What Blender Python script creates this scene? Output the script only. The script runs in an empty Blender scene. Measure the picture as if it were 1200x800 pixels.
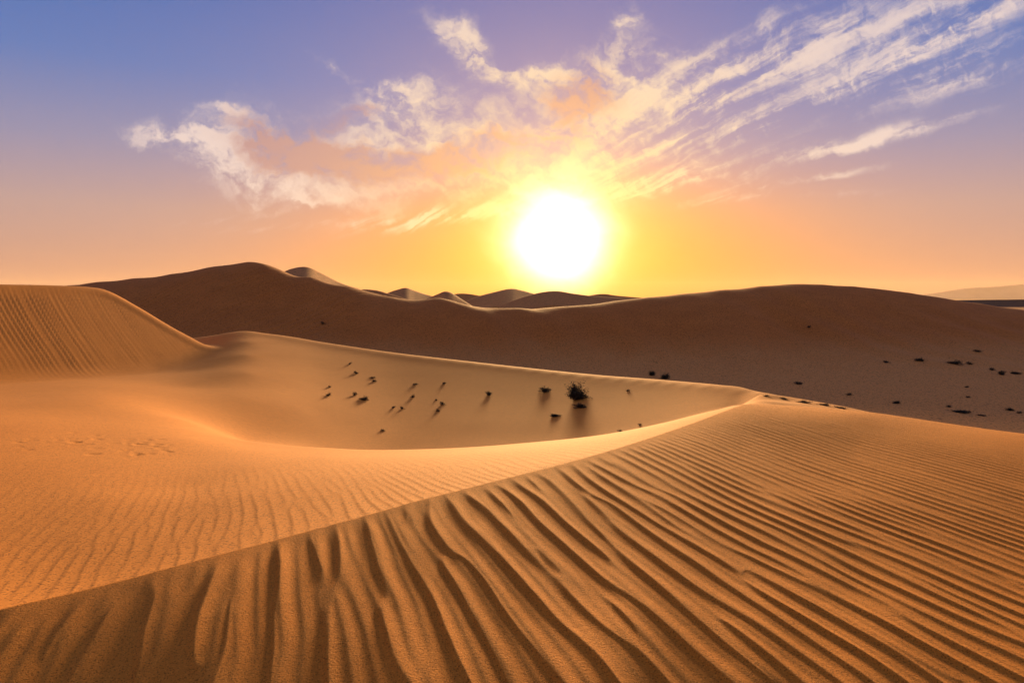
import bpy, bmesh, math, random
import numpy as np
from mathutils import Vector, Matrix

sc = bpy.context.scene
C = sc.collection
rng = np.random.default_rng(7)
random.seed(7)

# ------------------------------------------------------------------ camera
FOC = 800.0                      # focal length in photo pixels (1200 wide)
PITCH = math.atan(50.0 / FOC)    # the horizon sits 50 px above the middle
CAMZ = 0.0
cd = bpy.data.cameras.new('camera')
cd.sensor_width = 36.0
cd.lens = 24.0
cd.clip_start = 0.05
cd.clip_end = 60000.0
cam = bpy.data.objects.new('camera', cd)
C.objects.link(cam)
cam.location = (0, 0, CAMZ)
cam.rotation_euler = (math.radians(90) - PITCH, 0, 0)
sc.camera = cam


def ray(px, py):
    """world direction of a photo pixel (camera looks along +Y)"""
    X = (px - 600.0) / FOC
    V = (400.0 - py) / FOC
    return X, math.cos(PITCH) + V * math.sin(PITCH), V * math.cos(PITCH) - math.sin(PITCH)


# ------------------------------------------------------------------ exposure, sun, sky
EV = 2.0
K = 2.0 ** -EV
sc.view_settings.view_transform = 'Standard'
sc.view_settings.look = 'None'
sc.view_settings.exposure = EV
sc.view_settings.gamma = 1.0
sc.view_settings.use_curve_mapping = False
sc.cycles.use_denoising = True
sc.cycles.max_bounces = 6
sc.cycles.diffuse_bounces = 3

sx, sy, sz = ray(655, 283)
SUN = Vector((sx, sy, sz)).normalized()
SUN_EL = math.asin(SUN.z)
SUN_AZ = math.atan2(SUN.x, SUN.y)
ld = bpy.data.lights.new('sun', 'SUN')
ld.energy = 3.2
ld.angle = math.radians(9.0)   # the disc is veiled by dust
ld.color = (1.0, 0.62, 0.26)
sun = bpy.data.objects.new('sun', ld)
C.objects.link(sun)
sun.rotation_euler = SUN.to_track_quat('Z', 'Y').to_euler()


def lin(*rgb):
    return tuple(((c / 255 / 12.92) if c / 255 <= 0.04045 else ((c / 255 + 0.055) / 1.055) ** 2.4) for c in rgb)


world = bpy.data.worlds.new('World')
sc.world = world
world.use_nodes = True
wt = world.node_tree
wt.nodes.clear()


class G:
    """tiny helper for writing node graphs"""

    def __init__(s, tree):
        s.t = tree

    def n(s, typ, ins=None, **kw):
        nd = s.t.nodes.new(typ)
        for k, v in kw.items():
            setattr(nd, k, v)
        if ins:
            for k, v in ins.items():
                s.put(nd.inputs[k], v)
        return nd

    def put(s, sock, v):
        if isinstance(v, bpy.types.NodeSocket):
            s.t.links.new(v, sock)
        elif v is not None:
            if sock.type == 'RGBA' and len(v) == 3:
                v = tuple(v) + (1,)
            sock.default_value = v

    def m(s, op, a, b=None, c=None, clamp=False):
        nd = s.t.nodes.new('ShaderNodeMath')
        nd.operation = op
        nd.use_clamp = clamp
        for i, v in enumerate((a, b, c)):
            if v is not None:
                s.put(nd.inputs[i], v)
        return nd.outputs[0]

    def v(s, op, a, b=None, scale=None, out='Vector'):
        nd = s.t.nodes.new('ShaderNodeVectorMath')
        nd.operation = op
        s.put(nd.inputs[0], a)
        if b is not None:
            s.put(nd.inputs[1], b)
        if scale is not None:
            s.put(nd.inputs['Scale'], scale)
        return nd.outputs[out]

    def mr(s, val, a, b, c=0.0, d=1.0, kind='SMOOTHSTEP'):
        nd = s.t.nodes.new('ShaderNodeMapRange')
        nd.interpolation_type = kind
        s.put(nd.inputs['Value'], val)
        for k, q in (('From Min', a), ('From Max', b), ('To Min', c), ('To Max', d)):
            s.put(nd.inputs[k], q)
        return nd.outputs[0]

    def mix(s, f, a, b, blend='MIX'):
        nd = s.t.nodes.new('ShaderNodeMix')
        nd.data_type = 'RGBA'
        nd.blend_type = blend
        s.put(nd.inputs[0], f)
        s.put(nd.inputs[6], a)
        s.put(nd.inputs[7], b)
        return nd.outputs[2]

    def noise(s, vec, scale, detail=4, rough=0.5, dist=0.0, out='Fac'):
        nd = s.t.nodes.new('ShaderNodeTexNoise')
        s.put(nd.inputs['Vector'], vec)
        s.put(nd.inputs['Scale'], scale)
        nd.inputs['Detail'].default_value = detail
        nd.inputs['Roughness'].default_value = rough
        nd.inputs['Distortion'].default_value = dist
        return nd.outputs[out]

    def ramp(s, fac, stops, interp='LINEAR'):
        nd = s.t.nodes.new('ShaderNodeValToRGB')
        cr = nd.color_ramp
        cr.interpolation = interp
        while len(cr.elements) < len(stops):
            cr.elements.new(0.5)
        for e, (p, c) in zip(cr.elements, stops):
            e.position = p
            e.color = tuple(c) + (1,)
        s.put(nd.inputs[0], fac)
        return nd.outputs[0]


def build_sky():
    g = G(wt)
    tc = g.n('ShaderNodeTexCoord')
    D = g.v('NORMALIZE', tc.outputs['Generated'])
    sp = g.n('ShaderNodeSeparateXYZ', {0: D})
    X, Y, Z = sp.outputs[0], sp.outputs[1], sp.outputs[2]
    el = g.m('MULTIPLY', g.m('ARCSINE', Z), 180 / math.pi)           # degrees
    cosg = g.v('DOT_PRODUCT', D, tuple(SUN), out='Value')
    gam = g.m('MULTIPLY', g.m('ARCCOSINE', g.m('MINIMUM', cosg, 1.0)), 180 / math.pi)
    # clear twilight gradient
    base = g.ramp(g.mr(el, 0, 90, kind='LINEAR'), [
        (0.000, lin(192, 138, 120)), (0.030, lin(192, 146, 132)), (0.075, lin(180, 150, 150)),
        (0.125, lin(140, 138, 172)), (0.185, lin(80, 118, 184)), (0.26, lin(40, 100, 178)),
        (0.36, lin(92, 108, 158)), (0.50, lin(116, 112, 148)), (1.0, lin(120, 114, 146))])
    # warm scattering round the sun; wide near the horizon, purple-pink higher up
    wide = g.m('EXPONENT', g.m('MULTIPLY', g.m('POWER', g.m('DIVIDE', gam, 21.0), 2.0), -1.0))
    low = g.mr(el, 1.0, 15.0, 1.0, 0.0)
    pink = g.mix(g.m('MULTIPLY', g.m('EXPONENT', g.m('MULTIPLY', g.m('POWER', g.m('DIVIDE', gam, 24.0), 2.0), -1.0)), g.mr(el, 6.0, 18.0, 0.10, 0.62)),
                 base, lin(160, 126, 162))
    warm = g.mix(g.m('MULTIPLY', g.m('MULTIPLY', wide, low), 0.95), pink, lin(243, 138, 26))
    gold = g.m('EXPONENT', g.m('MULTIPLY', g.m('POWER', g.m('DIVIDE', gam, 13.5), 2.0), -1.0))
    warm = g.mix(g.m('MULTIPLY', gold, g.mr(el, 3.0, 13.0, 1.0, 0.10)), warm, lin(255, 134, 2))

    # ---- clouds: thin wisps that stream away from the sun, in tangent coordinates about +Y
    Yc = g.m('MAXIMUM', Y, 0.08)
    q = g.n('ShaderNodeCombineXYZ', {0: g.m('DIVIDE', X, Yc), 1: g.m('DIVIDE', Z, Yc), 2: 0.0}).outputs[0]
    n1 = g.n('ShaderNodeTexNoise', {'Vector': q, 'Scale': 9.0})
    n1.inputs['Detail'].default_value = 6
    n1.inputs['Roughness'].default_value = 0.62
    wv = g.v('SCALE', g.v('SUBTRACT', n1.outputs['Color'], (0.5, 0.5, 0.5)), scale=0.11)
    qw = g.v('ADD', q, wv)
    s0 = (SUN.x / SUN.y, SUN.z / SUN.y, 0)
    rel = g.v('SUBTRACT', g.v('ADD', q, g.v('SCALE', wv, scale=0.25)), s0)
    rs = g.n('ShaderNodeSeparateXYZ', {0: rel})
    # fibres lie along the high wind: a rotated, strongly stretched noise that fans out a little
    ca, sa = math.cos(math.radians(20)), math.sin(math.radians(20))
    al = g.m('ADD', g.m('MULTIPLY', rs.outputs[0], ca), g.m('MULTIPLY', rs.outputs[1], sa))
    ac = g.m('SUBTRACT', g.m('MULTIPLY', rs.outputs[1], ca), g.m('MULTIPLY', rs.outputs[0], sa))
    acf = g.m('DIVIDE', ac, g.m('ADD', 0.55, g.m('MAXIMUM', al, -0.2)))
    pol = g.n('ShaderNodeCombineXYZ', {0: g.m('MULTIPLY', al, 1.5), 1: g.m('MULTIPLY', acf, 13.0), 2: 0.0}).outputs[0]
    streak = g.noise(pol, 2.0, 7, 0.60, 0.45)
    # left bank: fibres slope the other way
    cb, sb = math.cos(math.radians(-16)), math.sin(math.radians(-16))
    qs = g.n('ShaderNodeSeparateXYZ', {0: qw})
    pa = g.m('ADD', g.m('MULTIPLY', qs.outputs[0], cb), g.m('MULTIPLY', qs.outputs[1], sb))
    pb = g.m('SUBTRACT', g.m('MULTIPLY', qs.outputs[1], cb), g.m('MULTIPLY', qs.outputs[0], sb))
    pq = g.n('ShaderNodeCombineXYZ', {0: g.m('MULTIPLY', pa, 0.55), 1: g.m('MULTIPLY', pb, 1.35), 2: 3.7}).outputs[0]
    puff = g.m('ADD', g.m('MULTIPLY', g.noise(pq, 17.0, 7, 0.60, 0.6), 0.6), g.m('MULTIPLY', g.noise(qw, 16.0, 6, 0.58, 0.5), 0.4))
    fine = g.noise(qw, 48.0, 5, 0.6, 0.3)

    def tang(px, py):
        x, y, z = ray(px, py)
        return x / y, z / y

    def strokes(lst, qw=qw):
        tot = None
        for (cx, cy, L, W, ang, w) in lst:
            u, v = tang(cx, cy)
            mp = g.n('ShaderNodeMapping', {'Vector': qw}, vector_type='TEXTURE')
            mp.inputs['Location'].default_value = (u, v, 0)
            mp.inputs['Rotation'].default_value = (0, 0, math.radians(ang))
            mp.inputs['Scale'].default_value = (L / FOC, W / FOC, 1)
            d = g.v('LENGTH', mp.outputs[0], out='Value')
            e = g.m('MULTIPLY', g.m('EXPONENT', g.m('MULTIPLY', g.m('MULTIPLY', d, d), -1.1)), w)
            tot = e if tot is None else g.m('ADD', tot, e)
        return tot

    fan = strokes([
        (800, 130, 150, 50, 22, .62), (970, 112, 270, 13, 25, .95), (900, 62, 200, 36, 24, .62), (1085, 30, 190, 40, 24, .72),
        (1120, 92, 120, 18, 16, .95), (1010, 163, 160, 10, 13, 1.0), (870, 160, 50, 9, 8, .6), (955, 208, 95, 7, 11, .85),
        (905, 232, 130, 7, 4, .7), (760, 214, 110, 14, 4, .95), (585, 247, 150, 10, 8, 1.5), (740, 185, 130, 18, 18, .45),
        (400, 262, 170, 6, 3, .42), (860, 200, 160, 26, 14, .25), (1150, 60, 90, 10, 22, .6), (250, 258, 90, 5, 6, .35)], g.v('ADD', q, g.v('SCALE', wv, scale=0.4)))
    curl = strokes([
        (212, 160, 80, 17, -12, 1.25), (262, 124, 26, 5, -3, .7), (275, 205, 75, 19, -14, .85), (300, 150, 60, 16, -10, .5),
        (475, 108, 60, 30, 8, .9), (395, 76, 36, 9, -30, .75), (535, 36, 44, 20, -32, .95), (592, 86, 32, 18, -20, .95), (560, 60, 30, 14, -40, .5),
        (500, 165, 160, 50, 4, .72), (645, 84, 30, 12, -3, .9), (668, 128, 48, 44, -50, .9), (760, 100, 70, 45, 20, .5),
        (722, 70, 44, 40, 40, .8), (738, 16, 18, 18, 20, .7), (330, 170, 95, 38, -22, .95), (470, 205, 140, 30, -4, .85),
        (350, 240, 130, 11, -4, .45), (610, 185, 90, 40, 0, .55), (870, 40, 60, 14, 20, .4)])
    shade = strokes([
        (340, 168, 85, 30, -22, 1.2), (430, 196, 130, 24, -6, 1.1), (530, 185, 90, 20, 5, .8), (668, 122, 36, 38, -60, 1.1),
        (400, 135, 60, 14, 12, .8), (705, 95, 28, 36, 60, .7), (610, 165, 70, 20, 0, .5)])
    df = g.m('MULTIPLY', fan, g.mr(g.m('ADD', g.m('MULTIPLY', streak, 0.75), g.m('MULTIPLY', fine, 0.25)), 0.37, 0.66, 0.02, 1.2))
    dc = g.m('MULTIPLY', curl, g.mr(g.m('ADD', g.m('MULTIPLY', puff, 0.80), g.m('MULTIPLY', fine, 0.20)), 0.36, 0.64, 0.06, 1.25))
    dens = g.m('ADD', df, dc)
    front = g.mr(Y, 0.15, 0.4)
    dens = g.m('MULTIPLY', g.mr(dens, 0.10, 1.05, kind='SMOOTHSTEP'), front)
    near = g.m('EXPONENT', g.m('MULTIPLY', g.m('POWER', g.m('DIVIDE', gam, 15.0), 2.0), -1.0))
    ccol = g.mix(near, lin(244, 220, 208), lin(255, 218, 130))
    scol = g.mix(near, lin(190, 142, 138), lin(248, 172, 84))
    sh = g.m('MULTIPLY', shade, g.mr(puff, 0.40, 0.58, 0.55, 1.15))
    ccol = g.mix(g.mr(sh, 0.15, 0.9), ccol, scol)
    col = g.mix(g.m('MULTIPLY', dens, g.mr(gam, 3.0, 14.0, 0.5, 0.80)), warm, ccol)
    # the overexposed sun and its aureole seen through dusty air
    gamn = g.m('MULTIPLY', gam, g.mr(puff, 0.3, 0.7, 1.07, 0.93))
    core = g.m('MULTIPLY', g.m('EXPONENT', g.m('MULTIPLY', g.m('POWER', g.m('DIVIDE', gamn, 2.95), 1.9), -1.0)), 3.8)
    halo = g.m('EXPONENT', g.m('MULTIPLY', g.m('POWER', g.m('DIVIDE', gamn, 4.6), 1.45), -1.0))
    glow = g.v('ADD', g.v('SCALE', (1.0, 0.95, 0.85), scale=core), g.v('SCALE', (1.6, 0.80, 0.05), scale=halo))
    col = g.v('ADD', col, glow)
    # the sky opposite a low sun is dimmer
    col = g.v('SCALE', col, scale=g.mr(cosg, -0.6, 0.75, 0.92, 1.0))
    # below the horizon: plain sand tone
    col = g.mix(g.mr(el, -1.5, -0.2), (0.16, 0.08, 0.035), col)
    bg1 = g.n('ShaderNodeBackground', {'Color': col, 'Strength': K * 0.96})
    sky = g.n('ShaderNodeTexSky', sky_type='NISHITA', sun_disc=False)
    sky.sun_elevation = SUN_EL
    sky.sun_rotation = SUN_AZ
    sky.dust_density = 3.0
    bg2 = g.n('ShaderNodeBackground', {'Color': sky.outputs[0], 'Strength': 0.05 * 0.06})
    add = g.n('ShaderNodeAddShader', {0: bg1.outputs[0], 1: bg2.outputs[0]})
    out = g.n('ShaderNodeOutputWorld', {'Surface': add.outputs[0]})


build_sky()


# ------------------------------------------------------------------ materials
def sand_material(name, col, dark, grain=260.0, bump=0.5, dist=0.004, flat=None):
    m = bpy.data.materials.new(name)
    m.use_nodes = True
    t = m.node_tree
    t.nodes.clear()
    g = G(t)
    pos = g.n('ShaderNodeTexCoord').outputs['Object']
    big = g.noise(pos, 0.35, 4, 0.55)
    mid = g.noise(pos, 6.0, 5, 0.6)
    fine = g.noise(pos, grain, 3, 0.7)
    f = g.m('ADD', g.m('MULTIPLY', big, 0.45), g.m('ADD', g.m('MULTIPLY', mid, 0.25), g.m('MULTIPLY', fine, 0.30)))
    c = g.mix(g.mr(f, 0.32, 0.68, kind='LINEAR'), dark, col)
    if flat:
        # low flat between the dunes mixed paler: its extra sky light put into the colour
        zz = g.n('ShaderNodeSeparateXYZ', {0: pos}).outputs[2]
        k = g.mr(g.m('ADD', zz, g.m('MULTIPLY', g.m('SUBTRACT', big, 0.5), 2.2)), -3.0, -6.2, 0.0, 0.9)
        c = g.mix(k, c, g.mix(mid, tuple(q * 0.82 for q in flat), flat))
    # scattered dark and pale single grains
    vor = g.n('ShaderNodeTexVoronoi', {'Vector': pos, 'Scale': grain * 0.8})
    spk = g.n('ShaderNodeSeparateColor', {0: vor.outputs['Color']}).outputs[0]
    c = g.mix(g.m('MULTIPLY', g.m('GREATER_THAN', spk, 0.87), 0.75), c, tuple(x * 0.4 for x in dark))
    c = g.mix(g.m('MULTIPLY', g.m('LESS_THAN', spk, 0.08), 0.5), c, tuple(min(1, x * 1.35) for x in col))
    clod = g.noise(pos, grain * 0.28, 4, 0.65)
    hgt = g.m('ADD', g.m('ADD', g.m('MULTIPLY', fine, 0.8), g.m('MULTIPLY', clod, 1.5)), g.m('MULTIPLY', mid, 1.2))
    bp = g.n('ShaderNodeBump', {'Height': hgt, 'Strength': bump, 'Distance': dist})
    b = g.n('ShaderNodeBsdfPrincipled', {'Base Color': c, 'Roughness': 0.92, 'Normal': bp.outputs[0]})
    b.inputs['Specular IOR Level'].default_value = 0.15
    g.n('ShaderNodeOutputMaterial', {'Surface': b.outputs[0]})
    return m


SAND = sand_material('ripple_sand', (0.78, 0.295, 0.034), (0.63, 0.212, 0.020), bump=0.8, dist=0.005)
SAND_M = sand_material('valley_sand', (0.78, 0.300, 0.042), (0.67, 0.24, 0.030), grain=120, bump=0.35)
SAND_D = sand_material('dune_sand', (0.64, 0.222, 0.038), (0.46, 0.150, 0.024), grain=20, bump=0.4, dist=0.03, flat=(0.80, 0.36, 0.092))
SAND_F = sand_material('far_sand', (0.64, 0.28, 0.075), (0.54, 0.22, 0.055), grain=6, bump=0.2, dist=0.05)


def simple_material(name, a, b, scale):
    m = bpy.data.materials.new(name)
    m.use_nodes = True
    t = m.node_tree
    t.nodes.clear()
    g = G(t)
    pos = g.n('ShaderNodeTexCoord').outputs['Object']
    c = g.mix(g.mr(g.noise(pos, scale, 3, 0.6), 0.35, 0.65), a, b)
    p = g.n('ShaderNodeBsdfPrincipled', {'Base Color': c, 'Roughness': 0.85})
    p.inputs['Specular IOR Level'].default_value = 0.2
    g.n('ShaderNodeOutputMaterial', {'Surface': p.outputs[0]})
    return m


LEAF = simple_material('dry_leaf', (0.030, 0.028, 0.014), (0.060, 0.050, 0.024), 20)
TWIG = simple_material('dead_twig', (0.050, 0.032, 0.020), (0.085, 0.055, 0.032), 30)
HAZED = simple_material('hazed_rock', (0.50, 0.36, 0.26), (0.56, 0.42, 0.31), 0.002)  # mountain rock lightened: part of the haze over it is put into the colour
ROCK = simple_material('bare_rock', (0.09, 0.050, 0.030), (0.14, 0.08, 0.045), 0.004)


# ------------------------------------------------------------------ height fields
def polar(px, py, Y):
    x, y, z = ray(px, py)
    h = math.hypot(x, y)
    return math.atan2(x, y), math.log(Y * h / y), z / h


class Surface:
    """thin-plate surface through sight-line control points: slope z/r over (azimuth, ln r)"""

    def __init__(s, cols, smooth=1e-4, ks=3.2):
        P = []
        for px, rows in cols:
            for Y, py in rows:
                P.append(polar(px, py, Y))
        P = np.array(P)
        s.ks = ks
        s.c = np.stack([P[:, 0] * ks, P[:, 1]], 1)
        n = len(P)
        d = np.hypot(s.c[:, None, 0] - s.c[None, :, 0], s.c[:, None, 1] - s.c[None, :, 1])
        A = np.zeros((n + 3, n + 3))
        A[:n, :n] = s.phi(d) + np.eye(n) * smooth
        A[:n, n] = 1
        A[:n, n + 1:] = s.c
        A[n:, :n] = A[:n, n:].T
        b = np.zeros(n + 3)
        b[:n] = P[:, 2]
        s.w = np.linalg.solve(A, b)
        s.a0, s.a1 = P[:, 0].min(), P[:, 0].max()
        s.l0, s.l1 = P[:, 1].min(), P[:, 1].max()

    @staticmethod
    def phi(d):
        return d * d * np.log(d + 1e-9)

    def z(s, x, y):
        x, y = np.broadcast_arrays(np.asarray(x, float), np.asarray(y, float))
        a = np.clip(np.arctan2(x, y), s.a0, s.a1).ravel()
        r = np.hypot(x, y).ravel()
        l = np.clip(np.log(np.maximum(r, 1e-3)), s.l0, s.l1)
        t = s.w[-3] + s.w[-2] * a * s.ks + s.w[-1] * l
        for (cx, cy), w in zip(s.c, s.w[:-3]):
            t = t + w * s.phi(np.hypot(a * s.ks - cx, l - cy))
        return (t * r).reshape(x.shape)


def smax(a, b, k):
    h = np.clip(0.5 + 0.5 * (a - b) / k, 0, 1)
    return b * (1 - h) + a * h + k * h * (1 - h)


def resample(P, n):
    """Catmull-Rom through P"""
    Q = np.vstack([2 * P[0] - P[1], P, 2 * P[-1] - P[-2]])
    out = []
    for i in range(1, len(Q) - 2):
        t = np.linspace(0, 1, n, endpoint=False)[:, None]
        p0, p1, p2, p3 = Q[i - 1], Q[i], Q[i + 1], Q[i + 2]
        out.append(0.5 * (2 * p1 + (p2 - p0) * t + (2 * p0 - 5 * p1 + 4 * p2 - p3) * t ** 2 + (3 * p1 - p0 - 3 * p2 + p3) * t ** 3))
    out.append(P[-1:])
    return np.vstack(out)


class RippleField:
    """wind ripples: band-passed noise with a preferred direction, so crests fork and end as real ones do"""

    def __init__(s, seed, sa=0.13, sl=0.085, n=1024, per=16):
        r = np.random.default_rng(seed)
        s.n, s.per = n, per
        f = np.fft.fftfreq(n) * per
        fx, fy = np.meshgrid(f, f, indexing='ij')
        w = np.exp(-((fx - 1) ** 2) / (2 * sa ** 2) - fy ** 2 / (2 * sl ** 2))
        F = (r.normal(size=(n, n)) + 1j * r.normal(size=(n, n))) * w
        c = np.fft.ifft2(F)
        s.c = c / np.abs(c).mean()

    def at(s, u, v):
        """u across, v along, in wavelengths -> complex"""
        a = (u * s.per) % s.n
        b = (v * s.per) % s.n
        i, j = np.floor(a).astype(int) % s.n, np.floor(b).astype(int) % s.n
        fa, fb = a - np.floor(a), b - np.floor(b)
        i1, j1 = (i + 1) % s.n, (j + 1) % s.n
        c = s.c
        return (c[i, j] * (1 - fa) * (1 - fb) + c[i1, j] * fa * (1 - fb) + c[i, j1] * (1 - fa) * fb + c[i1, j1] * fa * fb)


def smooth_noise(seed, n=256, beta=2.0):
    r = np.random.default_rng(seed)
    f = np.fft.fftfreq(n)
    k = np.hypot(*np.meshgrid(f, f, indexing='ij'))
    k[0, 0] = 1
    F = np.fft.fft2(r.normal(size=(n, n))) / k ** beta
    F[0, 0] = 0
    a = np.fft.ifft2(F).real
    a /= a.std()

    def at(x, y):
        x = (np.asarray(x) % n)
        y = (np.asarray(y) % n)
        i, j = np.floor(x).astype(int) % n, np.floor(y).astype(int) % n
        fx, fy = x - np.floor(x), y - np.floor(y)
        i1, j1 = (i + 1) % n, (j + 1) % n
        return a[i, j] * (1 - fx) * (1 - fy) + a[i1, j] * fx * (1 - fy) + a[i, j1] * (1 - fx) * fy + a[i1, j1] * fx * fy
    return at


RF1 = RippleField(3, sa=0.22, sl=0.14)
RF2 = RippleField(11, sa=0.22, sl=0.16)
RF3 = RippleField(5, sa=0.16, sl=0.10)
SN = smooth_noise(21)


def profile(c, skew=0.75):
    """asymmetric ripple: short steep face on the low-phase side, long gentle back"""
    ph = np.angle(c)
    a = np.clip(np.abs(c), 0, 1.6) ** 0.6
    p = ph + skew * np.sin(ph + 0.9)
    return (np.sin(p) - 0.16 * np.cos(2 * p)) * a


def brink_profile(c, w):
    """ripple with a sharp brink: short steep lee on the low-phase side, long gentle stoss behind it"""
    t = (np.angle(c) / (2 * math.pi)) % 1.0
    a = np.clip(np.abs(c), 0, 1.5) ** 0.5
    up = t / w
    up = up * up * (3 - 2 * up)
    dn = (t - w) / (1 - w)
    dn = 1 - dn * (1.7 - 0.7 * dn)
    return (np.where(t < w, up, dn) * 2 - 1) * a


# ---- foreground dune: its plateau, its crest in plan, and the lee side falling away beyond the crest
FG = Surface([
    (-150, [(1.5, 1118), (2.6, 822), (3.6, 690), (5, 590), (8, 505), (14, 440)]),
    (0, [(1.5, 1180), (2.6, 832), (3.3, 712), (5, 590), (8, 500), (14, 440)]),
    (240, [(1.5, 1175), (2.6, 829), (3.95, 654), (6, 555), (9, 490), (14, 445)]),
    (480, [(1.5, 1165), (2.6, 823), (3.6, 690), (5.0, 590), (8, 505), (14, 450)]),
    (700, [(1.5, 1160), (2.6, 817), (3.6, 688), (5.0, 592), (6.55, 533), (9, 490), (14, 460)]),
    (870, [(1.5, 1190), (2.6, 820), (3.6, 686), (5.0, 592), (7, 522), (9.6, 474.5), (11, 473.5), (12.5, 478), (16, 490)]),
    (935, [(5.0, 593), (7, 523), (9.2, 481), (10.4, 476.5), (11.4, 477.5), (13, 483), (16, 496)]),
    (1000, [(1.5, 1150), (2.6, 812), (3.6, 688), (5.0, 594), (7, 525), (9.0, 486), (10, 482), (12, 484), (16, 500)]),
    (1200, [(1.5, 1150), (2.6, 814), (3.6, 690), (5.0, 598), (6.5, 540), (7.8, 514), (8.6, 509), (10, 513), (12, 524), (16, 548)]),
    (1380, [(1.5, 1160), (2.6, 822), (3.6, 700), (5.0, 610), (6.2, 562), (7.2, 543), (8.2, 543), (10, 556), (16, 600)]),
])
CREST_PX = np.array([(-260, 764, 2.85), (-120, 737, 3.05), (0, 712, 3.3), (120, 685, 3.6), (240, 654, 3.95), (360, 622, 4.42), (480, 590, 5.0), (590, 562, 5.66),
                     (700, 533, 6.55), (790, 504, 7.8), (850, 482, 9.0), (872, 475, 9.7), (890, 473.5, 10.5), (915, 473, 11.8), (950, 473, 14), (990, 473, 17.5)], float)
_cr = np.array([polar(*p)[:2] for p in CREST_PX])
CR_XY = np.stack([np.sin(_cr[:, 0]) * np.exp(_cr[:, 1]), np.cos(_cr[:, 0]) * np.exp(_cr[:, 1])], 1)


CREST = resample(CR_XY, 8)


def crest_dist(x, y):
    """signed distance to the crest in plan: positive beyond it (left/far side), negative on the camera's side"""
    sh = x.shape
    x, y = x.ravel(), y.ravel()
    best = np.full(x.shape, 1e9)
    sg = np.zeros_like(best)
    for (ax, ay), (bx, by) in zip(CREST[:-1], CREST[1:]):
        dx, dy = bx - ax, by - ay
        L2 = dx * dx + dy * dy
        t = np.clip(((x - ax) * dx + (y - ay) * dy) / L2, 0, 1)
        ex, ey = x - ax - t * dx, y - ay - t * dy
        d = np.hypot(ex, ey)
        cr = dx * (y - ay) - dy * (x - ax)
        k = d < best
        best = np.where(k, d, best)
        sg = np.where(k, np.sign(cr), sg)
    return (best * sg).reshape(sh)


AZ_R = math.radians(-18.0)       # the foreground ripples run this way (from +Y)


def fg_ripples(x, y, d):
    c = x * math.cos(AZ_R) - y * math.sin(AZ_R)
    a = x * math.sin(AZ_R) + y * math.cos(AZ_R)
    wn = np.clip(1 - (np.hypot(x, y) - 4.0) / 5.0, 0.2, 1)
    c = c + wn * wn * 0.010 * SN(x * 27 + 70, y * 27) + wn * 0.030 * SN(x * 12 + 40, y * 12) + wn * (0.085 + 0.05 * np.clip(1.5 - c, 0, 1.5)) * SN(x * 6 + 13, y * 6) + 0.16 * SN(x * 2.6, y * 2.6 + 77)
    kk = 0.20
    cc = np.clip(c, -4.5, 4.2)
    lam = 0.245 * np.exp(-kk * cc)
    u = (np.exp(kk * cc) - 1) / (0.245 * kk) + (c - cc) / lam
    v = a / np.maximum(lam, 0.14) ** 1.0 * 0.55
    v = a * 3.2
    f = brink_profile(RF1.at(u + 200, v + 300), 0.17 + 0.28 * np.clip((np.hypot(x, y) - 3.5) / 4, 0, 1))
    f2 = profile(RF3.at(u * 2.1 + 90, v * 1.6 + 40), 0.4)
    amp = lam / 24.0 * (1 - 0.23 * np.clip(1.6 - c, 0, 2.8))
    edge = np.clip(-d / 0.30, 0, 1)
    edge = 0.14 + 0.86 * edge * edge * (3 - 2 * edge)
    fade = 1 - 0.80 * np.clip((np.hypot(x, y) - 5.0) / 4.5, 0, 1)
    zz = (f + (0.16 + 0.22 * np.clip(1.6 - c, 0, 1)) * wn * wn * f2) * amp * edge * fade
    zz += 0.0016 * wn * SN(x * 45 + 20, y * 45) + 0.006 * SN(x * 14, y * 14) + 0.012 * SN(x * 4 + 9, y * 4)
    return zz


def z_fg(x, y, rip=True):
    d = crest_dist(x, y)
    z = FG.z(x, y)
    if rip:
        z = z + fg_ripples(x, y, d) * np.where(d > 0, np.exp(-np.maximum(d, 0) / 0.08), 1)
    lee = np.maximum(d, 0)
    s = np.sqrt(lee * lee + 0.02 ** 2) - 0.02
    return z - 0.62 * s


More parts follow.
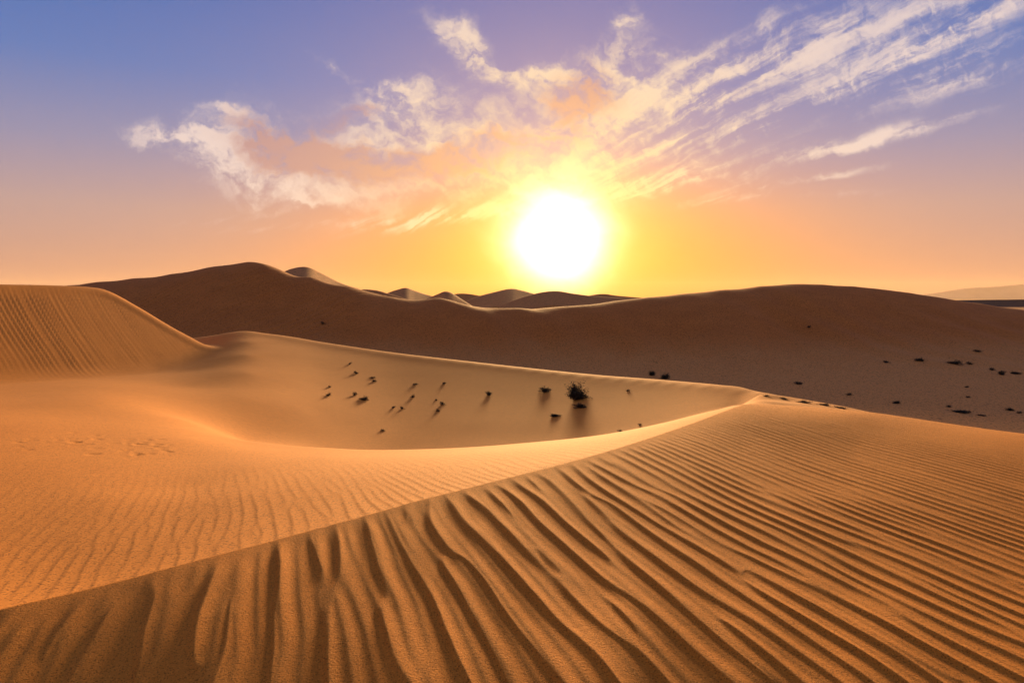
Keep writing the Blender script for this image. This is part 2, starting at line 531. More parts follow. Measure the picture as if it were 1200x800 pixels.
# ---- valley: bright lee side, bowl with the shrubs and the long ridge behind the bowl
VCOLS = [
    (-200, [(2.8, 750), (4, 660), (6, 575), (9, 515), (13, 478), (18, 458), (24, 448), (32, 438), (46, 420)]),
    (0, [(3.3, 716), (4.5, 640), (6, 580), (8, 535), (11, 498), (14, 480), (18, 464), (22, 452), (28, 444), (36, 436), (48, 420)]),
    (120, [(3.6, 689), (4.5, 638), (6, 580), (8, 540), (10.5, 510), (13.5, 488), (17, 468), (22, 452), (28, 441), (36, 430), (46, 412)]),
    (220, [(3.9, 662), (5, 612), (6.5, 570), (8.5, 538), (10.5, 516), (12.5, 505), (15, 494), (19, 476), (24, 453.5), (30, 434.5), (36, 421), (42, 408.5), (46, 400), (48, 397), (52, 398), (60, 405)]),
    (300, [(4.15, 640), (5.2, 603), (6.5, 574), (8, 550), (9.6, 533), (11, 522), (13, 513.5), (16, 510), (20, 494), (25, 467), (30, 443), (35, 423), (40, 405), (43.5, 391), (45.5, 388), (49, 391), (58, 402)]),
    (380, [(4.5, 618), (5.6, 587), (7, 562), (8.5, 543), (10, 529), (11.2, 523.5), (13, 523.5), (16, 525), (19, 518), (23, 494), (28, 464), (33, 440), (38, 419), (41, 406), (42.8, 402.5), (46, 406), (57, 418)]),
    (460, [(4.9, 597), (6, 573), (7.5, 551), (9, 535), (10, 528.5), (10.8, 527), (12, 535), (14, 554), (18, 550), (21.5, 523), (24, 500), (28, 474), (32, 451), (36, 431), (38.7, 417), (40.2, 413.5), (43.5, 417), (55, 430)]),
    (540, [(5.35, 576), (6.5, 556), (8, 538), (9.2, 528), (10, 524.5), (10.8, 525.5), (12, 536), (14, 551), (18, 546), (22, 517), (25, 494), (29, 466), (33, 443), (35.7, 427), (37.2, 423), (41, 428), (53, 440)]),
    (620, [(5.95, 554), (7, 540), (8.2, 528), (9.2, 521), (9.8, 518.5), (10.6, 520), (12, 534), (13.5, 542), (17, 543), (21, 519.5), (23.5, 500), (27, 474), (30.5, 452), (32.8, 436.5), (34.3, 432.5), (38, 438), (49, 452)]),
    (700, [(6.55, 537), (7.4, 528), (8.3, 518), (9.1, 511.5), (9.8, 510), (10.8, 516), (12.5, 529), (16, 530), (19, 516), (21, 502), (24, 482), (27, 461), (29, 445), (30.4, 441), (34, 447), (46, 466)]),
    (770, [(7.4, 515), (8.2, 507), (9, 500), (9.7, 497), (10.6, 501), (13, 511), (16, 507), (18.5, 498), (21.5, 482), (24.5, 463), (26, 450), (27.2, 446.5), (31, 452), (43, 473)]),
    (830, [(8.6, 492), (9.4, 484), (10.2, 481), (11.5, 485), (14, 490), (16.5, 489), (19, 480), (21.5, 466), (23.2, 455), (24.3, 452.5), (28, 459), (40, 480)]),
    (890, [(9.6, 478), (11, 477), (13, 478), (16, 470), (19, 463), (21.5, 461), (25, 469), (38, 492)]),
    (920, [(10, 492), (12.5, 486), (15, 478), (18, 469.5), (20.5, 465.5), (24, 475), (37, 498)]),
    (1000, [(8, 514), (11, 500), (14, 491), (17, 482), (19.3, 479), (23, 490), (36, 512)]),
    (960, [(8, 510), (10, 500), (13, 491), (16, 479), (18, 473), (20, 472), (23, 480), (36, 505)]),
    (1060, [(8, 520), (10, 512), (13, 502), (16, 494), (19, 494), (24, 505), (36, 522)]),
    (1200, [(8, 545), (12, 535), (16, 525), (20, 528), (36, 540)]),
    (1400, [(8, 590), (12, 575), (18, 565), (36, 560)]),
]
LIP = np.array([(290, 517, 12.9), (340, 522.5, 12.0), (380, 524.8, 11.4), (420, 526.8, 11.0), (460, 527, 10.7), (540, 524.5, 10.25), (620, 518.5, 9.9),
                (700, 510, 9.85), (770, 497, 9.9), (830, 482.5, 10.3), (870, 474.5, 11.0)])
RIDGE = np.array([(290, 388, 45.8), (340, 394.5, 44.4), (380, 401.5, 43.0), (460, 413.5, 40.2), (540, 423.2, 37.2), (620, 432.5, 34.3), (700, 441, 30.6),
                  (770, 446.8, 27.3), (830, 452.5, 24.3), (870, 457.5, 22.6)])


def curve(P, px):
    R = resample(P, 12)
    return np.interp(px, R[:, 0], R[:, 1]), np.interp(px, R[:, 0], R[:, 2])


def sight(px, py, Y):
    x, y, z = ray(px, py)
    return z / y * Y


def pix(px, Y, z):
    t = z / Y
    return 400.0 - FOC * (math.sin(PITCH) + t * math.cos(PITCH)) / (math.cos(PITCH) - t * math.sin(PITCH))


for k, (px, rows) in enumerate(VCOLS):
    if 290 <= px <= 870:
        pl, Yl = curve(LIP, px)
        VCOLS[k] = (px, [])
for px in np.arange(290, 871, 20):
    px = float(px)
    pl, Yl = curve(LIP, px)
    pr, Yr = curve(RIDGE, px)
    zl, zr = sight(px, pl, Yl), sight(px, pr, Yr)
    tl = zl / Yl
    q = min(1.0, max(0.0, (px - 300) / 90)) * min(1.0, max(0.0, (880 - px) / 90))    # how far the floor hides behind the lip
    # floor: nearly flat by the lip, rising at a little less than the sun's height towards the ridge
    s1, s0 = 0.060 + 0.027 * min(1, max(0, (px - 300) / 160)), 0.026
    lo, hi = Yl + 0.3, Yr - 1
    for _ in range(60):
        Yv = 0.5 * (lo + hi)
        D = Yr - Yv
        zv = zr - (s1 * D - 0.5 * (s1 - s0) * D)
        if zv < tl * Yv:
            lo = Yv
        else:
            hi = Yv
    pc, Yc = curve(CREST_PX, px)
    rows = []
    if Yl - Yc > 0.6:
        zc = sight(px, pc, Yc) - 0.012
        for f in (0.0, 0.2, 0.42, 0.64, 0.84):
            rows.append((Yc + f * (Yl - Yc), pix(px, Yc + f * (Yl - Yc), zc + (zl - zc) * f + 0.075 * math.sin(math.pi * f) * (Yl - Yc) / 6)))
    rows.append((Yl, pl))
    G_ = Yv - Yl
    for f, w in ((0.3, 0.3 + 0.14 * q), (0.6, 0.6 + 0.24 * q), (0.85, 0.85 + 0.14 * q)):
        rows.append((Yl + f * G_, pix(px, Yl + f * G_, zl + (zv - zl) * w)))
    for f in (0.0, 0.2, 0.4, 0.6, 0.8, 0.93):
        d = D * (1 - f)
        Y = Yr - d
        rows.append((Y, pix(px, Y, zr - (s1 * d - 0.5 * (s1 - s0) * d * d / D))))
    rows.append((Yr, pr))
    rows.append((Yr + 1.5, pix(px, Yr + 1.5, zr - 0.10)))
    rows.append((Yr + 4, pix(px, Yr + 4, zr - 0.55)))
    rows.append((Yr + 14, pix(px, Yr + 14, zr - 2.6)))
    VCOLS.append((px, rows))
VALLEY = Surface(VCOLS, ks=1.8)

def left_face(px, Y):
    X, yy, zz = ray(px, 400)
    x = X / yy * Y
    return -2.8 + 0.50 * (-x - 18.2) + 0.045 * (Y - 25)


def left_rows(px, crest_py, crestY, drop, lo=-4.2):
    """the plane-like raked face up to its crest, then the far side falling away"""
    rows = []
    X, yy, zz = ray(px, crest_py)
    Yq = np.linspace(15, 60, 3000)
    crestY = float(Yq[np.argmax(left_face(px, Yq) > zz / yy * Yq)])
    zc = zz / yy * crestY
    off = 0.0
    for f in (0.60, 0.68, 0.76, 0.84, 0.91, 0.96):
        Y = crestY * f
        z = max(left_face(px, Y), lo - 0.1 * (1 - f) * 10) + off * min(1, max(0, (f - 0.6) / 0.4))
        rows.append((Y, z))
    rows.append((crestY, zc))
    rows.append((crestY + 1.2, zc - 0.05 - 0.10 * drop))
    rows.append((crestY + 4, zc - 1.5 * drop))
    rows.append((crestY + 12, zc - 4.5 * drop))
    out = []
    for Y, z in rows:
        h = math.hypot(X, yy)
        out.append((Y, z))
    return out


class LoftZ:
    """smooth loft through profiles (forward distance, height) given at photo columns"""

    def __init__(s, cols):
        s.px = np.array([c[0] for c in cols], float)
        s.Y = np.array([[r[0] for r in c[1]] for c in cols])
        s.Z = np.array([[r[1] for r in c[1]] for c in cols])

    def z(s, x, y):
        px = np.clip(600 + FOC * np.asarray(x) / np.maximum(y, 0.1), s.px[0], s.px[-1] - 1e-6)
        sh = px.shape
        px, y = px.ravel(), np.broadcast_to(y, sh).ravel()
        i = np.clip(np.searchsorted(s.px, px, side='right') - 1, 0, len(s.px) - 2)
        f = ((px - s.px[i]) / (s.px[i + 1] - s.px[i]))[:, None]
        Y = s.Y[i] * (1 - f) + s.Y[i + 1] * f
        Z = s.Z[i] * (1 - f) + s.Z[i + 1] * f
        sl = np.diff(Z, axis=1) / np.diff(Y, axis=1)
        m = np.concatenate([sl[:, :1], 0.5 * (sl[:, 1:] + sl[:, :-1]), sl[:, -1:]], 1)
        k = np.clip((y[:, None] >= Y).sum(1) - 1, 0, Y.shape[1] - 2)
        r = np.arange(len(y))
        h = Y[r, k + 1] - Y[r, k]
        t = np.clip((y - Y[r, k]) / h, -3, 3)
        tc = np.clip(t, 0, 1)
        t2, t3 = tc * tc, tc ** 3
        z = (2 * t3 - 3 * t2 + 1) * Z[r, k] + (t3 - 2 * t2 + tc) * h * m[r, k] + (3 * t2 - 2 * t3) * Z[r, k + 1] + (t3 - t2) * h * m[r, k + 1]
        z = z + (t - tc) * h * np.where(t > 1, m[r, k + 1], m[r, k])
        return z.reshape(sh)


_L = np.array([
    (-260, 331, 28.0, .45), (-120, 331.5, 31.0, .45), (0, 333.5, 34.2, .45), (60, 334.5, 37.8, .45), (105, 336.5, 40.2, .45), (130, 342, 41.0, .45),
    (165, 361.5, 41.8, .42), (200, 383, 42.3, .40), (235, 402.5, 42.6, .35), (270, 424, 42.8, .3), (310, 446, 43, .3), (400, 475, 43, .3)])
_Lr = resample(_L, 14)
L_AZ = np.arctan2((_Lr[:, 0] - 600) / FOC, 1.0)
L_Y = np.array([left_rows(px, py, Y, dr)[6][0] for px, py, Y, dr in _Lr])
LEFT = LoftZ([(float(px), left_rows(px, py, Y, dr)) for px, py, Y, dr in _Lr])


def z_left(x, y):
    z = LEFT.z(x, y)
    k = 0.90 + 0.20 * np.clip((x + 27) / 8.0, 0, 1)
    c = x + k * (y - 31) + 0.25 * SN(x * 1.2 + 11, y * 0.5)
    lam = 0.32
    f = profile(RF3.at(c / lam + 20, (y - x) * 0.22 + 5), 0.5)
    m = np.clip((np.interp(np.arctan2(x, y), L_AZ, L_Y) - 0.2 - y) / 1.6, 0, 1) * np.clip((y - 24) / 4, 0, 1) * np.clip((-14.5 - x) / 2.5, 0, 1)
    z = z + f * 0.013 * m + 0.015 * SN(x * 0.8, y * 0.8 + 30) * m
    return z - 0.5 * np.clip(21.5 - y, 0, None) - 20 * np.clip(np.arctan2(x, y) + 0.37, 0, None)


def z_valley(x, y, rip=True):
    z0 = VALLEY.z(x, y)
    z1 = z_left(x, y)
    z = smax(z1, z0, 0.6)
    if rip:
        r = np.hypot(x, y)
        az2 = math.radians(-22)
        c = x * math.cos(az2) - y * math.sin(az2) + 0.035 * SN(x * 11, y * 11 + 50) + 0.08 * SN(x * 5, y * 5 + 3) + 0.13 * SN(x * 1.7 + 60, y * 1.7)
        a = x * math.sin(az2) + y * math.cos(az2)
        lam = 0.15 + 0.012 * np.clip(-c, -3, 6)
        f = brink_profile(RF2.at(c / 0.105, a * 5.0), 0.25)
        w = np.clip((9.5 - r) / 4.0, 0, 1) * np.clip((r - 3.2) / 1.0, 0.35, 1)
        patch = np.clip(0.65 + 0.35 * SN(x * 2 + 5, y * 2), 0.2, 1.3)
        z = z + f * 0.0029 * w * patch
        z = z + 0.010 * SN(x * 5 + 3, y * 5) * np.clip((r - 3) / 3, 0, 1) * np.clip(1.5 - r / 20, 0.15, 1)
        z = z + 0.020 * SN(x * 0.9 + 100, y * 0.9) * np.clip((r - 8) / 8, 0, 1) * np.clip(1.4 - r / 22, 0.12, 1)
        # trodden pits on the left slope
        prng = np.random.default_rng(4)
        for _ in range(60):
            px = prng.uniform(20, 205)
            py = prng.normal(514 - 0.01 * px, 9)
            Y = 9.0 + (520 - py) * 0.055 + 0.2
            X, yy, _z = ray(px, py)
            qx, qy = X / yy * Y, Y
            s = prng.uniform(0.03, 0.08)
            dd = ((x - qx) / s) ** 2 + ((y - qy) / (s * 1.3)) ** 2
            k = dd < 9
            z = np.where(k, z - prng.uniform(0.003, 0.010) * np.exp(-dd) + 0.003 * np.exp(-(dd - 2.2) ** 2), z)
    # on the camera's side of the foreground crest this sheet dives under the foreground dune
    near = (np.hypot(x, y) < 17) & (x < 12)
    d = np.full(x.shape, 9.0)
    d[near] = crest_dist(x[near], y[near])
    zc = FG.z(x, y)
    low = np.clip(-d, 0, None)
    z = np.where(d < 0.0, np.minimum(z, zc - 0.02 - 0.5 * low), z)
    b = np.clip(d / 0.5, 0, 1)
    z = np.where((d >= 0) & (d < 0.5), np.minimum(z, (zc - 0.012 - 0.10 * d) * (1 - b) + z * b), z)
    return z


# ---- the dark dune at the back with the flat in front of it
DCOLS = [
    (-250, [(30, 520), (45, 460), (60, 425), (78, 380), (92, 345), (100, 338), (115, 345)]),
    (0, [(30, 520), (45, 460), (60, 425), (78, 380), (90, 345), (98, 334.5), (110, 340)]),
    (110, [(30, 520), (45, 460), (58, 425), (74, 375), (86, 340), (92, 331), (100, 333)]),
    (200, [(30, 520), (45, 460), (56, 428), (70, 380), (82, 333), (88, 321.5), (96, 326)]),
    (290, [(30, 520), (45, 460), (54, 430), (66, 388), (78, 335), (84, 312), (88, 307), (97, 316)]),
    (330, [(30, 520), (45, 460), (54, 432), (66, 390), (77, 345), (82, 324), (86, 317), (96, 324)]),
    (365, [(30, 520), (45, 460), (54, 434), (66, 392), (76, 350), (80, 332), (84, 325), (94, 332)]),
    (410, [(30, 520), (45, 460), (54, 435), (65, 397), (74, 356), (79, 341), (83, 336.5), (94, 346)]),
    (460, [(30, 520), (45, 461), (54, 437), (64, 402), (72, 365), (77, 352), (81, 348.5), (92, 358)]),
    (515, [(30, 520), (45, 461), (54, 438), (63, 406), (70, 370), (75, 354), (79, 349.5), (90, 360)]),
    (570, [(30, 520), (45, 462), (54, 439), (62, 410), (69, 376), (73, 364), (77, 361), (90, 368)]),
    (650, [(30, 518), (45, 462), (54, 440), (62, 412), (69, 376), (73, 364), (77, 360.5), (90, 368)]),
    (720, [(30, 516), (45, 461), (54, 440), (62, 413), (70, 372), (75, 357), (79, 353), (92, 362)]),
    (800, [(30, 513), (45, 459), (54, 439), (62, 414), (71, 372), (78, 350), (83, 344.5), (96, 352)]),
    (930, [(30, 510), (42, 464), (52, 440), (60, 418), (66, 399), (72, 376), (79, 346), (84, 336), (88, 333), (100, 339)]),
    (1030, [(30, 508), (42, 464), (52, 440), (60, 419), (65, 405), (70, 388), (74, 376), (80, 356), (85, 343), (89, 339), (102, 345)]),
    (1100, [(30, 508), (42, 465), (52, 441), (60, 421), (65, 409), (70, 392), (75, 377), (81, 360), (86, 351), (90, 348.5), (104, 355)]),
    (1200, [(30, 510), (42, 468), (52, 444), (60, 426), (66, 412), (71, 397), (76, 383), (82, 369), (87, 364), (92, 363.5), (104, 369)]),
    (1400, [(30, 520), (42, 475), (52, 452), (60, 434), (68, 415), (76, 398), (84, 384), (92, 380), (104, 384)]),
]
for px, py, Y in [(155, 326.3, 90.2), (245, 313.3, 88), (310, 309.5, 87.2), (350, 324.6, 85.2), (385, 332, 83.6), (435, 343, 82), (545, 356.5, 78), (610, 361.6, 77),
                  (685, 357.6, 78), (760, 348.2, 81.2), (845, 339.6, 84.6), (890, 335.4, 86.4), (965, 333.6, 88.3), (1000, 335.6, 88.7), (1065, 343, 89.5), (1150, 355.8, 91)]:
    DCOLS.append((px, [(Y - 3, py + 2.2), (Y, py), (Y + 10, py + 7)]))
DARK = Surface(DCOLS, ks=4.0)


def z_dark(x, y):
    z = DARK.z(x, y)
    z = z + 0.03 * SN(x * 0.35 + 50, y * 0.35) * np.clip((y - 40) / 15, 0, 1) * np.clip((84 - y) / 10, 0.15, 1) + 0.012 * SN(x * 1.3, y * 1.3)
    z = z + 0.016 * profile(RF2.at((0.8 * x + 0.6 * y) / 0.8 + 0.6 * SN(x * 0.5, y * 0.5), y * 0.25)) * np.clip((85 - y) / 4, 0, 1) * np.clip(0.5 + 0.5 * SN(x * 0.3 + 60, y * 0.3), 0, 1.2)
    z = z + 0.10 * np.real(RF2.at((x + 0.45 * y) / 7.0, y / 40.0 + 12)) * np.clip((y - 48) / 15, 0, 1) * np.clip((84 - y) / 12, 0, 1)
    # faint slip streaks down the left part of the face
    c = x - 0.55 * (y - 70) + 0.4 * SN(x * 0.6 + 8, y * 0.3)
    f = profile(RF3.at(c / 1.1 + 15, y * 0.12 + 7), 0.5)
    m = np.clip((-12 - x) / 8, 0, 1) * np.clip((86 - y) / 5, 0, 1) * np.clip((y - 55) / 10, 0, 1)
    return z + 0.055 * f * m


def polar_mesh(name, fn, az, rr, mat, cut=None):
    A, R = np.meshgrid(az, rr, indexing='ij')
    x, y = np.sin(A) * R, np.cos(A) * R
    z = fn(x, y)
    na, nr = A.shape
    co = np.stack([x, y, z], -1).reshape(-1, 3)
    idx = np.arange(na * nr).reshape(na, nr)
    q = np.stack([idx[:-1, :-1], idx[1:, :-1], idx[1:, 1:], idx[:-1, 1:]], -1).reshape(-1, 4)
    return raw_mesh(name, co, q, mat)


def raw_mesh(name, co, quads, mat):
    me = bpy.data.meshes.new(name)
    me.vertices.add(len(co))
    me.vertices.foreach_set('co', np.ascontiguousarray(co, np.float32).ravel())
    n = len(quads)
    k = quads.shape[1]
    me.loops.add(n * k)
    me.loops.foreach_set('vertex_index', np.ascontiguousarray(quads, np.int32).ravel())
    me.polygons.add(n)
    me.polygons.foreach_set('loop_start', np.arange(0, n * k, k, dtype=np.int32))
    me.polygons.foreach_set('use_smooth', np.ones(n, bool))
    me.update()
    me.validate()
    me.materials.append(mat)
    o = bpy.data.objects.new(name, me)
    C.objects.link(o)
    return o


def az_grid(step, lo, hi, wide):
    a = np.arange(math.radians(lo), math.radians(hi), step)
    l = np.linspace(math.radians(-wide), math.radians(lo), 30, endpoint=False)
    r = np.linspace(math.radians(hi), math.radians(wide), 30)
    return np.concatenate([l, a, r])


def r_grid(r0, r1, n, mixw):
    """blend of 1/r-uniform (perspective) and ln r-uniform spacing"""
    t = np.linspace(0, 1, 4000)
    lr = np.log(r0) + t * np.log(r1 / r0)
    r = np.exp(lr)
    dens = mixw * (1 / r) / (1 / r0) * 1.0 + (1 - mixw) * 0.6
    cum = np.cumsum(dens)
    cum = (cum - cum[0]) / (cum[-1] - cum[0])
    return np.exp(np.interp(np.linspace(0, 1, n), cum, lr))


def structure(o, label=None):
    o['kind'] = 'structure'
    if label:
        o['label'] = label
    return o


fore = structure(polar_mesh('foreground_dune', z_fg, az_grid(0.0016, -41, 41, 75), np.geomspace(1.7, 17, 830), SAND))
vall = structure(polar_mesh('valley_dune', z_valley, az_grid(0.0019, -42, 38, 60), r_grid(2.6, 58, 620, 0.35), SAND_M))
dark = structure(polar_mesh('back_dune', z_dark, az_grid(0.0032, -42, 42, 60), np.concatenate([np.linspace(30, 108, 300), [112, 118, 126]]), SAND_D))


# ------------------------------------------------------------------ distant dunes, hills, plain
FLOOR = -8.0


def far_ridge(name, pts, Y, mat, front=0.36, back=0.5, rough=0.0, depth=None, label=None):
    P = resample(np.array([[polar(px, py, Y)[0], Y / math.cos(polar(px, py, Y)[0]), ray(px, py)[2] / ray(px, py)[1] * Y] for px, py in pts], float), 10)
    n = len(P)
    zmin = FLOOR - 1 if depth is None else P[:, 2].max() - depth
    co = []
    prof = np.concatenate([-np.linspace(1, 0, 22) ** 1.3, np.linspace(0, 1, 14)[1:] ** 1.3])
    for i, (a, r, z) in enumerate(P):
        h = max(z - zmin, 0.02 * Y)
        row = []
        for s in prof:
            w = h / front if s < 0 else h / back
            rr = r + s * w
            t = abs(s)
            k = 0.03
            zz = z - h * (t * t / (t + k)) * (1 + k)
            zz += rough * h * float(SN(rr * 4.5 / Y + 30, a * 60))
            row.append((math.sin(a) * rr, math.cos(a) * rr, zz))
        r0 = r - h / front - 0.02 * Y
        r1 = r + h / back + 0.02 * Y
        row.insert(0, (math.sin(a) * r0, math.cos(a) * r0, FLOOR - 1.0))
        row.append((math.sin(a) * r1, math.cos(a) * r1, FLOOR - 1.0))
        co += row
    co = np.array(co)
    m = len(prof) + 2
    idx = np.arange(n * m).reshape(n, m)
    q = np.stack([idx[:-1, :-1], idx[1:, :-1], idx[1:, 1:], idx[:-1, 1:]], -1).reshape(-1, 4)
    return structure(raw_mesh(name, co, q, mat))


FD = 'distant_dune'
far_ridge(FD, [(290, 330), (325, 321), (343, 314.5), (360, 313), (378, 321), (400, 332), (425, 340), (450, 350), (480, 362)], 122, SAND_F, front=0.16, depth=2.6)
far_ridge(FD, [(400, 346), (422, 339.5), (440, 340), (455, 344), (472, 349), (490, 356)], 165, SAND_F)
far_ridge(FD, [(440, 350), (455, 343), (467, 339), (476, 337.3), (487, 341), (503, 346), (530, 352)], 200, SAND_F, front=0.13, depth=3.2)
far_ridge(FD, [(495, 352), (512, 345), (521, 341.5), (529, 343), (540, 350), (556, 360)], 140, SAND_F, front=0.2)
far_ridge(FD, [(505, 350), (530, 345), (545, 344), (562, 346.5), (590, 352)], 330, SAND_F)
far_ridge(FD, [(540, 356), (558, 348), (578, 342.5), (598, 338.3), (612, 340.5), (632, 346), (655, 352), (690, 358)], 250, SAND_F, front=0.12, depth=6)
far_ridge(FD, [(585, 358), (610, 349), (632, 343), (652, 341), (672, 344), (700, 347.5), (735, 349.5), (770, 352)], 205, SAND_F, front=0.16, depth=4)
far_ridge(FD, [(660, 352), (692, 346), (708, 344.5), (724, 346.5), (760, 349.5), (800, 352)], 420, SAND_F)
far_ridge('low_hills', [(1040, 354), (1100, 352.3), (1150, 351.4), (1200, 351), (1280, 350), (1400, 352)], 700, ROCK, rough=0.05)
far_ridge('mountain', [(980, 351), (1040, 348.5), (1090, 344), (1130, 338), (1165, 336), (1200, 333), (1260, 326), (1330, 332), (1450, 349)], 24500, HAZED, front=0.5, rough=0.05)

# one sheet to the horizon
g_r = np.concatenate([[0.0], np.geomspace(20, 26000, 60)])
A, R = np.meshgrid(np.linspace(0, 2 * math.pi, 121), g_r, indexing='ij')
gx, gy = np.sin(A) * R, np.cos(A) * R
gz = FLOOR + 0.0 * gx
gz = gz - 0.00002 * R * 0
co = np.stack([gx, gy, gz], -1).reshape(-1, 3)
idx = np.arange(A.size).reshape(A.shape)
q = np.stack([idx[:-1, :-1], idx[1:, :-1], idx[1:, 1:], idx[:-1, 1:]], -1).reshape(-1, 4)
structure(raw_mesh('desert_floor', co, q, SAND_F))


# ------------------------------------------------------------------ desert shrubs
def surface_point(fn, px, py, y0, y1):
    X, yy, zz = ray(px, py)
    Ys = np.linspace(y0, y1, 900)
    zs = fn(X / yy * Ys, Ys)
    k = np.where(zs >= zz / yy * Ys)[0]
    i = k[0] if len(k) else len(Ys) // 2
    return X / yy * Ys[i], Ys[i], zs[i]


def stems_mesh(bm, w, h, n, r0, rnd):
    tips = []
    for i in range(n):
        a = rnd.uniform(0, 2 * math.pi)
        s = rnd.uniform(0.25, 1.0)
        p = [Vector((0.03 * w * math.cos(a), 0.03 * w * math.sin(a), -0.06 * h))]
        end = Vector((math.cos(a) * s * w * 0.5, math.sin(a) * s * w * 0.5, h * rnd.uniform(0.12, 1.0) * (1.08 - 0.62 * s * s)))
        for t in (0.35, 0.7, 1.0):
            p.append(p[0].lerp(end, t) + Vector((rnd.gauss(0, .04) * w, rnd.gauss(0, .04) * w, 0.10 * h * math.sin(t * math.pi))))
        tips += [p[2], p[3]]
        rings = []
        for j, c in enumerate(p):
            r = r0 * (1 - 0.27 * j)
            rings.append([bm.verts.new(c + Vector((math.cos(b) * r, math.sin(b) * r, 0))) for b in (0, 2.09, 4.19)])
        for ra, rb in zip(rings[:-1], rings[1:]):
            for j in range(3):
                bm.faces.new((ra[j], ra[(j + 1) % 3], rb[(j + 1) % 3], rb[j]))
    return tips


def leaves_mesh(bm, tips, w, h, n, size, rnd):
    for i in range(n):
        c = rnd.choice(tips)
        p = c * rnd.uniform(0.55, 1.05) + Vector((rnd.gauss(0, .07) * w, rnd.gauss(0, .07) * w, rnd.gauss(0, .07) * h))
        p.z = max(p.z, 0.01 * h)
        d = Vector((rnd.gauss(0, 1), rnd.gauss(0, 1), rnd.gauss(0.3, 0.8))).normalized() * size * rnd.uniform(.6, 1.4)
        e = d.cross(Vector((rnd.gauss(0, 1), rnd.gauss(0, 1), rnd.gauss(0, 1)))).normalized() * size * 0.35
        vs = [bm.verts.new(p), bm.verts.new(p + d * 0.5 + e), bm.verts.new(p + d), bm.verts.new(p + d * 0.5 - e)]
        bm.faces.new(vs)


def mesh_from(bm, name, mat):
    me = bpy.data.meshes.new(name)
    bm.to_mesh(me)
    bm.free()
    me.materials.append(mat)
    return me


def make_shrub_meshes(w, h, nst, nlf, leaf, seed):
    rnd = random.Random(seed)
    bs = bmesh.new()
    tips = stems_mesh(bs, w, h, nst, 0.016 * w + 0.004, rnd)
    bl = bmesh.new()
    leaves_mesh(bl, tips, w, h, nlf, leaf, rnd)
    return mesh_from(bs, 'stem', TWIG), mesh_from(bl, 'foliage', LEAF)


KINDS = {
    'bush': [make_shrub_meshes(1, 1, 30, 4200, 0.055, s) for s in (1, 2)],
    'low': [make_shrub_meshes(1, 0.55, 20, 1300, 0.060, s) for s in (3, 4, 5)],
    'tuft': [make_shrub_meshes(1, 0.6, 16, 500, 0.075, s) for s in (6, 7, 8)],
}


def shrub(fn, px, py, wpx, hpx, kind, label, group, y0, y1):
    x, y, z = surface_point(fn, px, py, y0, y1)
    s = wpx / FOC * y
    hs = hpx / FOC * y * (0.95 if kind == 'bush' else 0.8)
    st, fo = KINDS[kind][int(px * 7 + py) % len(KINDS[kind])]
    t = bpy.data.objects.new('desert_shrub', None)
    C.objects.link(t)
    t.location = (x, y, z - 0.01)
    t.rotation_euler = (0, 0, (px * 1.7 + py) % 6.28)
    base_h = {'bush': 1.0, 'low': 0.55, 'tuft': 0.6}[kind]
    t.scale = (s, s, hs / base_h)
    t['label'] = label
    t['category'] = 'shrub'
    t['group'] = group
    for me, nm in ((st, 'stem'), (fo, 'foliage')):
        o = bpy.data.objects.new(nm, me)
        C.objects.link(o)
        o.parent = t
    return t


GB = 'shrubs in the sandy bowl'
GF = 'shrubs on the shaded flat'
BOWL = [
    (676, 468, 27, 23, 'bush', 'largest dark bush in the bowl, dense and dome shaped'),
    (679, 478, 17, 9, 'low', 'flat dark shrub just in front of the largest bush'),
    (638, 459, 16, 9, 'low', 'dark shrub left of the largest bush with a low tail'),
    (650, 488, 15, 7, 'low', 'low dark shrub nearest the bright sand lip, below left of the largest bush'),
    (572, 463, 10, 7, 'low', 'lone small round shrub midway across the bowl'),
    (427, 469, 13, 7, 'low', 'darkest low shrub in the cluster on the left side of the bowl'),
    (416, 463, 8, 6, 'tuft', 'small tuft up against the darkest shrub of the left cluster'),
    (385, 464, 8, 6, 'tuft', 'faint brown tuft at the far left of the bowl'),
    (386, 454, 5, 4, 'tuft', 'tiny tuft right above the far left tuft of the bowl'),
    (484, 466, 7, 6, 'tuft', 'small dark tuft in the middle left of the bowl, alone'),
    (471, 479, 7, 5, 'tuft', 'right one of two small tufts side by side below the left cluster'),
    (461, 478, 7, 4, 'tuft', 'left paler one of two small tufts side by side below the left cluster'),
    (518, 474, 9, 6, 'tuft', 'upper tuft of a close pair in the centre of the bowl'),
    (513, 482, 7, 5, 'tuft', 'lower tuft of a close pair in the centre of the bowl'),
    (448, 505, 8, 4, 'tuft', 'pale tuft low in the bowl near the curved bright lip'),
    (439, 447, 8, 4, 'tuft', 'lower tuft of a faint group high on the left bowl slope'),
    (437, 443, 9, 3, 'tuft', 'flat faint tuft just above another on the left bowl slope'),
    (417, 438, 7, 5, 'tuft', 'small tuft high on the left bowl slope under the pale ridge'),
    (410, 427, 6, 4, 'tuft', 'topmost tiny tuft on the left bowl slope close to the pale ridge'),
    (486, 451, 8, 4, 'tuft', 'faint tuft above the lone middle left tuft of the bowl'),
    (520, 450, 6, 4, 'tuft', 'faint tuft on the purple sand high in the bowl centre'),
    (511, 469, 5, 3, 'tuft', 'tiny tuft just up and left of the close pair in the bowl'),
    (727, 506, 10, 4, 'tuft', 'flat twiggy tuft on the bright lip right of the bowl'),
    (750, 498, 7, 3, 'tuft', 'small twiggy tuft further right on the bright lip of the bowl'),
    (736, 458, 7, 3, 'tuft', 'faint tuft on the slope right of the largest bush'),
]
for px, py, w, h, k, lb in BOWL:
    shrub(z_valley, px, py, w, h, k, lb, GB, 11.5, 60)

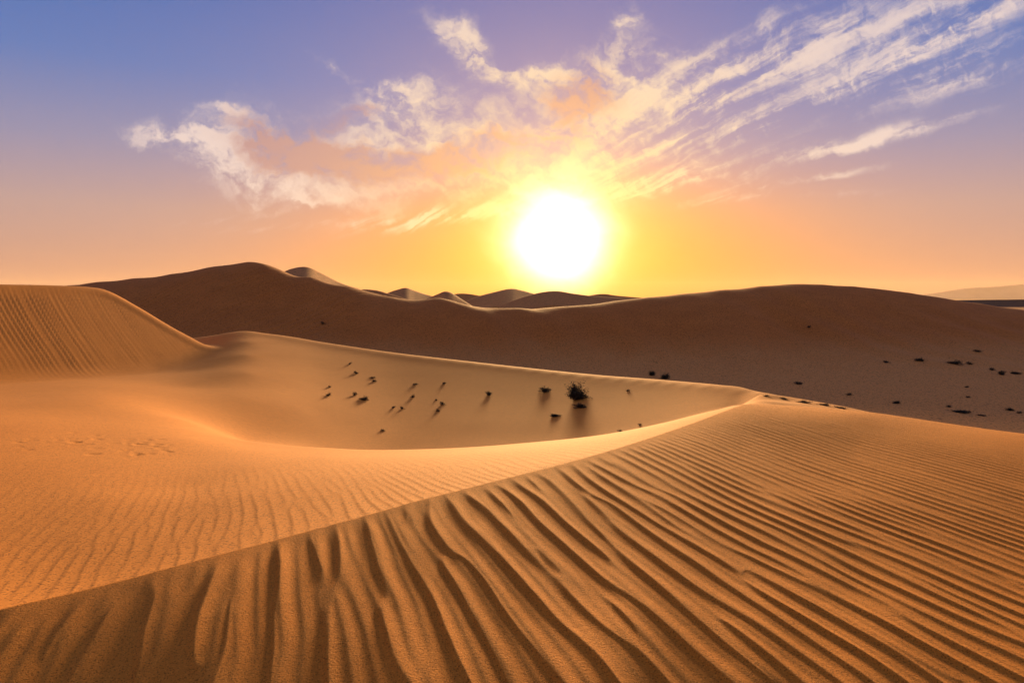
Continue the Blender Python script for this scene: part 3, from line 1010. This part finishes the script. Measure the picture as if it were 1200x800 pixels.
FLAT = [
    (763, 440, 11, 8, 'low', 'left rounded shrub of the pair just over the pale ridge'),
    (780, 444, 14, 9, 'low', 'right wider shrub of the pair just over the pale ridge'),
    (935, 450, 11, 5, 'low', 'lone flat shrub on the grey flat behind the dune crest'),
    (995, 463, 9, 4, 'tuft', 'faint tuft on the flat close behind the rippled dune top'),
    (1051, 473, 11, 5, 'low', 'small dark shrub on the flat right of the faint tuft'),
    (1112, 477, 8, 4, 'tuft', 'small tuft at the upper end of the long slanting shrub'),
    (1126, 483, 24, 6, 'low', 'long slanting dark shrub on the grey flat at right'),
    (1150, 487, 16, 3, 'tuft', 'thin flat tuft trailing below the long slanting shrub'),
    (1183, 481, 10, 5, 'low', 'dark shrub low by the right edge, left one of two'),
    (1194, 484, 8, 4, 'tuft', 'small tuft low by the right edge, right one of two'),
    (1078, 423, 12, 7, 'low', 'dark peaked shrub at the foot of the back dune'),
    (1120, 427, 19, 7, 'low', 'wide dark shrub at the foot of the back dune, biggest there'),
    (1136, 427, 9, 5, 'tuft', 'small tuft right beside the widest shrub under the back dune'),
    (1145, 412, 11, 4, 'tuft', 'highest flat tuft on the right of the back dune slope'),
    (1163, 434, 9, 5, 'tuft', 'faint tuft between the widest shrub and the right edge pair'),
    (1175, 439, 11, 7, 'low', 'left shrub of the dark pair under the back dune by the edge'),
    (1189, 438, 13, 6, 'low', 'right shrub of the dark pair under the back dune by the edge'),
    (1038, 425, 10, 4, 'tuft', 'faint tuft left of the peaked shrub under the back dune'),
    (948, 384, 6, 4, 'tuft', 'tiny tuft high on the shaded face of the back dune, right'),
    (378, 380, 7, 5, 'tuft', 'lone tiny tuft on the dark dune face at left'),
    (1134, 466, 6, 4, 'tuft', 'tiny tuft above the long slanting shrub on the flat'),
    (1133, 454, 6, 3, 'tuft', 'tiny tuft in the open middle of the grey flat at right'),
]
for px, py, w, h, k, lb in FLAT:
    shrub(z_dark, px, py, w, h, k, lb, GF, 31, 105)

RIDGE = [
    (898, 464.2, 9, 3, 'tuft', 'leftmost thin scrub patch along the crest line behind the dune'),
    (918, 467.4, 14, 3.5, 'tuft', 'second thin scrub patch from the left along the crest line'),
    (943, 472, 18, 4.5, 'low', 'third and darker scrub patch along the crest line'),
    (966, 475, 17, 5, 'low', 'darkest tangled scrub patch along the crest line'),
    (984, 478, 18, 4.5, 'low', 'rightmost scrub patch along the crest line, half behind the dune'),
]
for px, py, w, h, k, lb in RIDGE:
    shrub(z_valley, px, py, w, h, k, lb, 'scrub patches along the crest line', 16.5, 60)


# ------------------------------------------------------------------ dusty air
def build_haze(density=0.000014):
    me = bpy.data.meshes.new('haze')
    bm = bmesh.new()
    bmesh.ops.create_cube(bm, size=1.0)
    for v in bm.verts:
        v.co = Vector((v.co.x * 54000, v.co.y * 54000, -10.0 if v.co.z < 0 else 640.0))
    bm.to_mesh(me)
    bm.free()
    m = bpy.data.materials.new('dusty_air')
    m.use_nodes = True
    t = m.node_tree
    t.nodes.clear()
    vol = t.nodes.new('ShaderNodeVolumePrincipled')
    vol.inputs['Color'].default_value = (0.95, 0.72, 0.44, 1)
    vol.inputs['Density'].default_value = density
    vol.inputs['Anisotropy'].default_value = 0.3
    out = t.nodes.new('ShaderNodeOutputMaterial')
    t.links.new(vol.outputs[0], out.inputs['Volume'])
    me.materials.append(m)
    o = bpy.data.objects.new('haze', me)
    C.objects.link(o)
    o['kind'] = 'stuff'
    return o


build_haze()
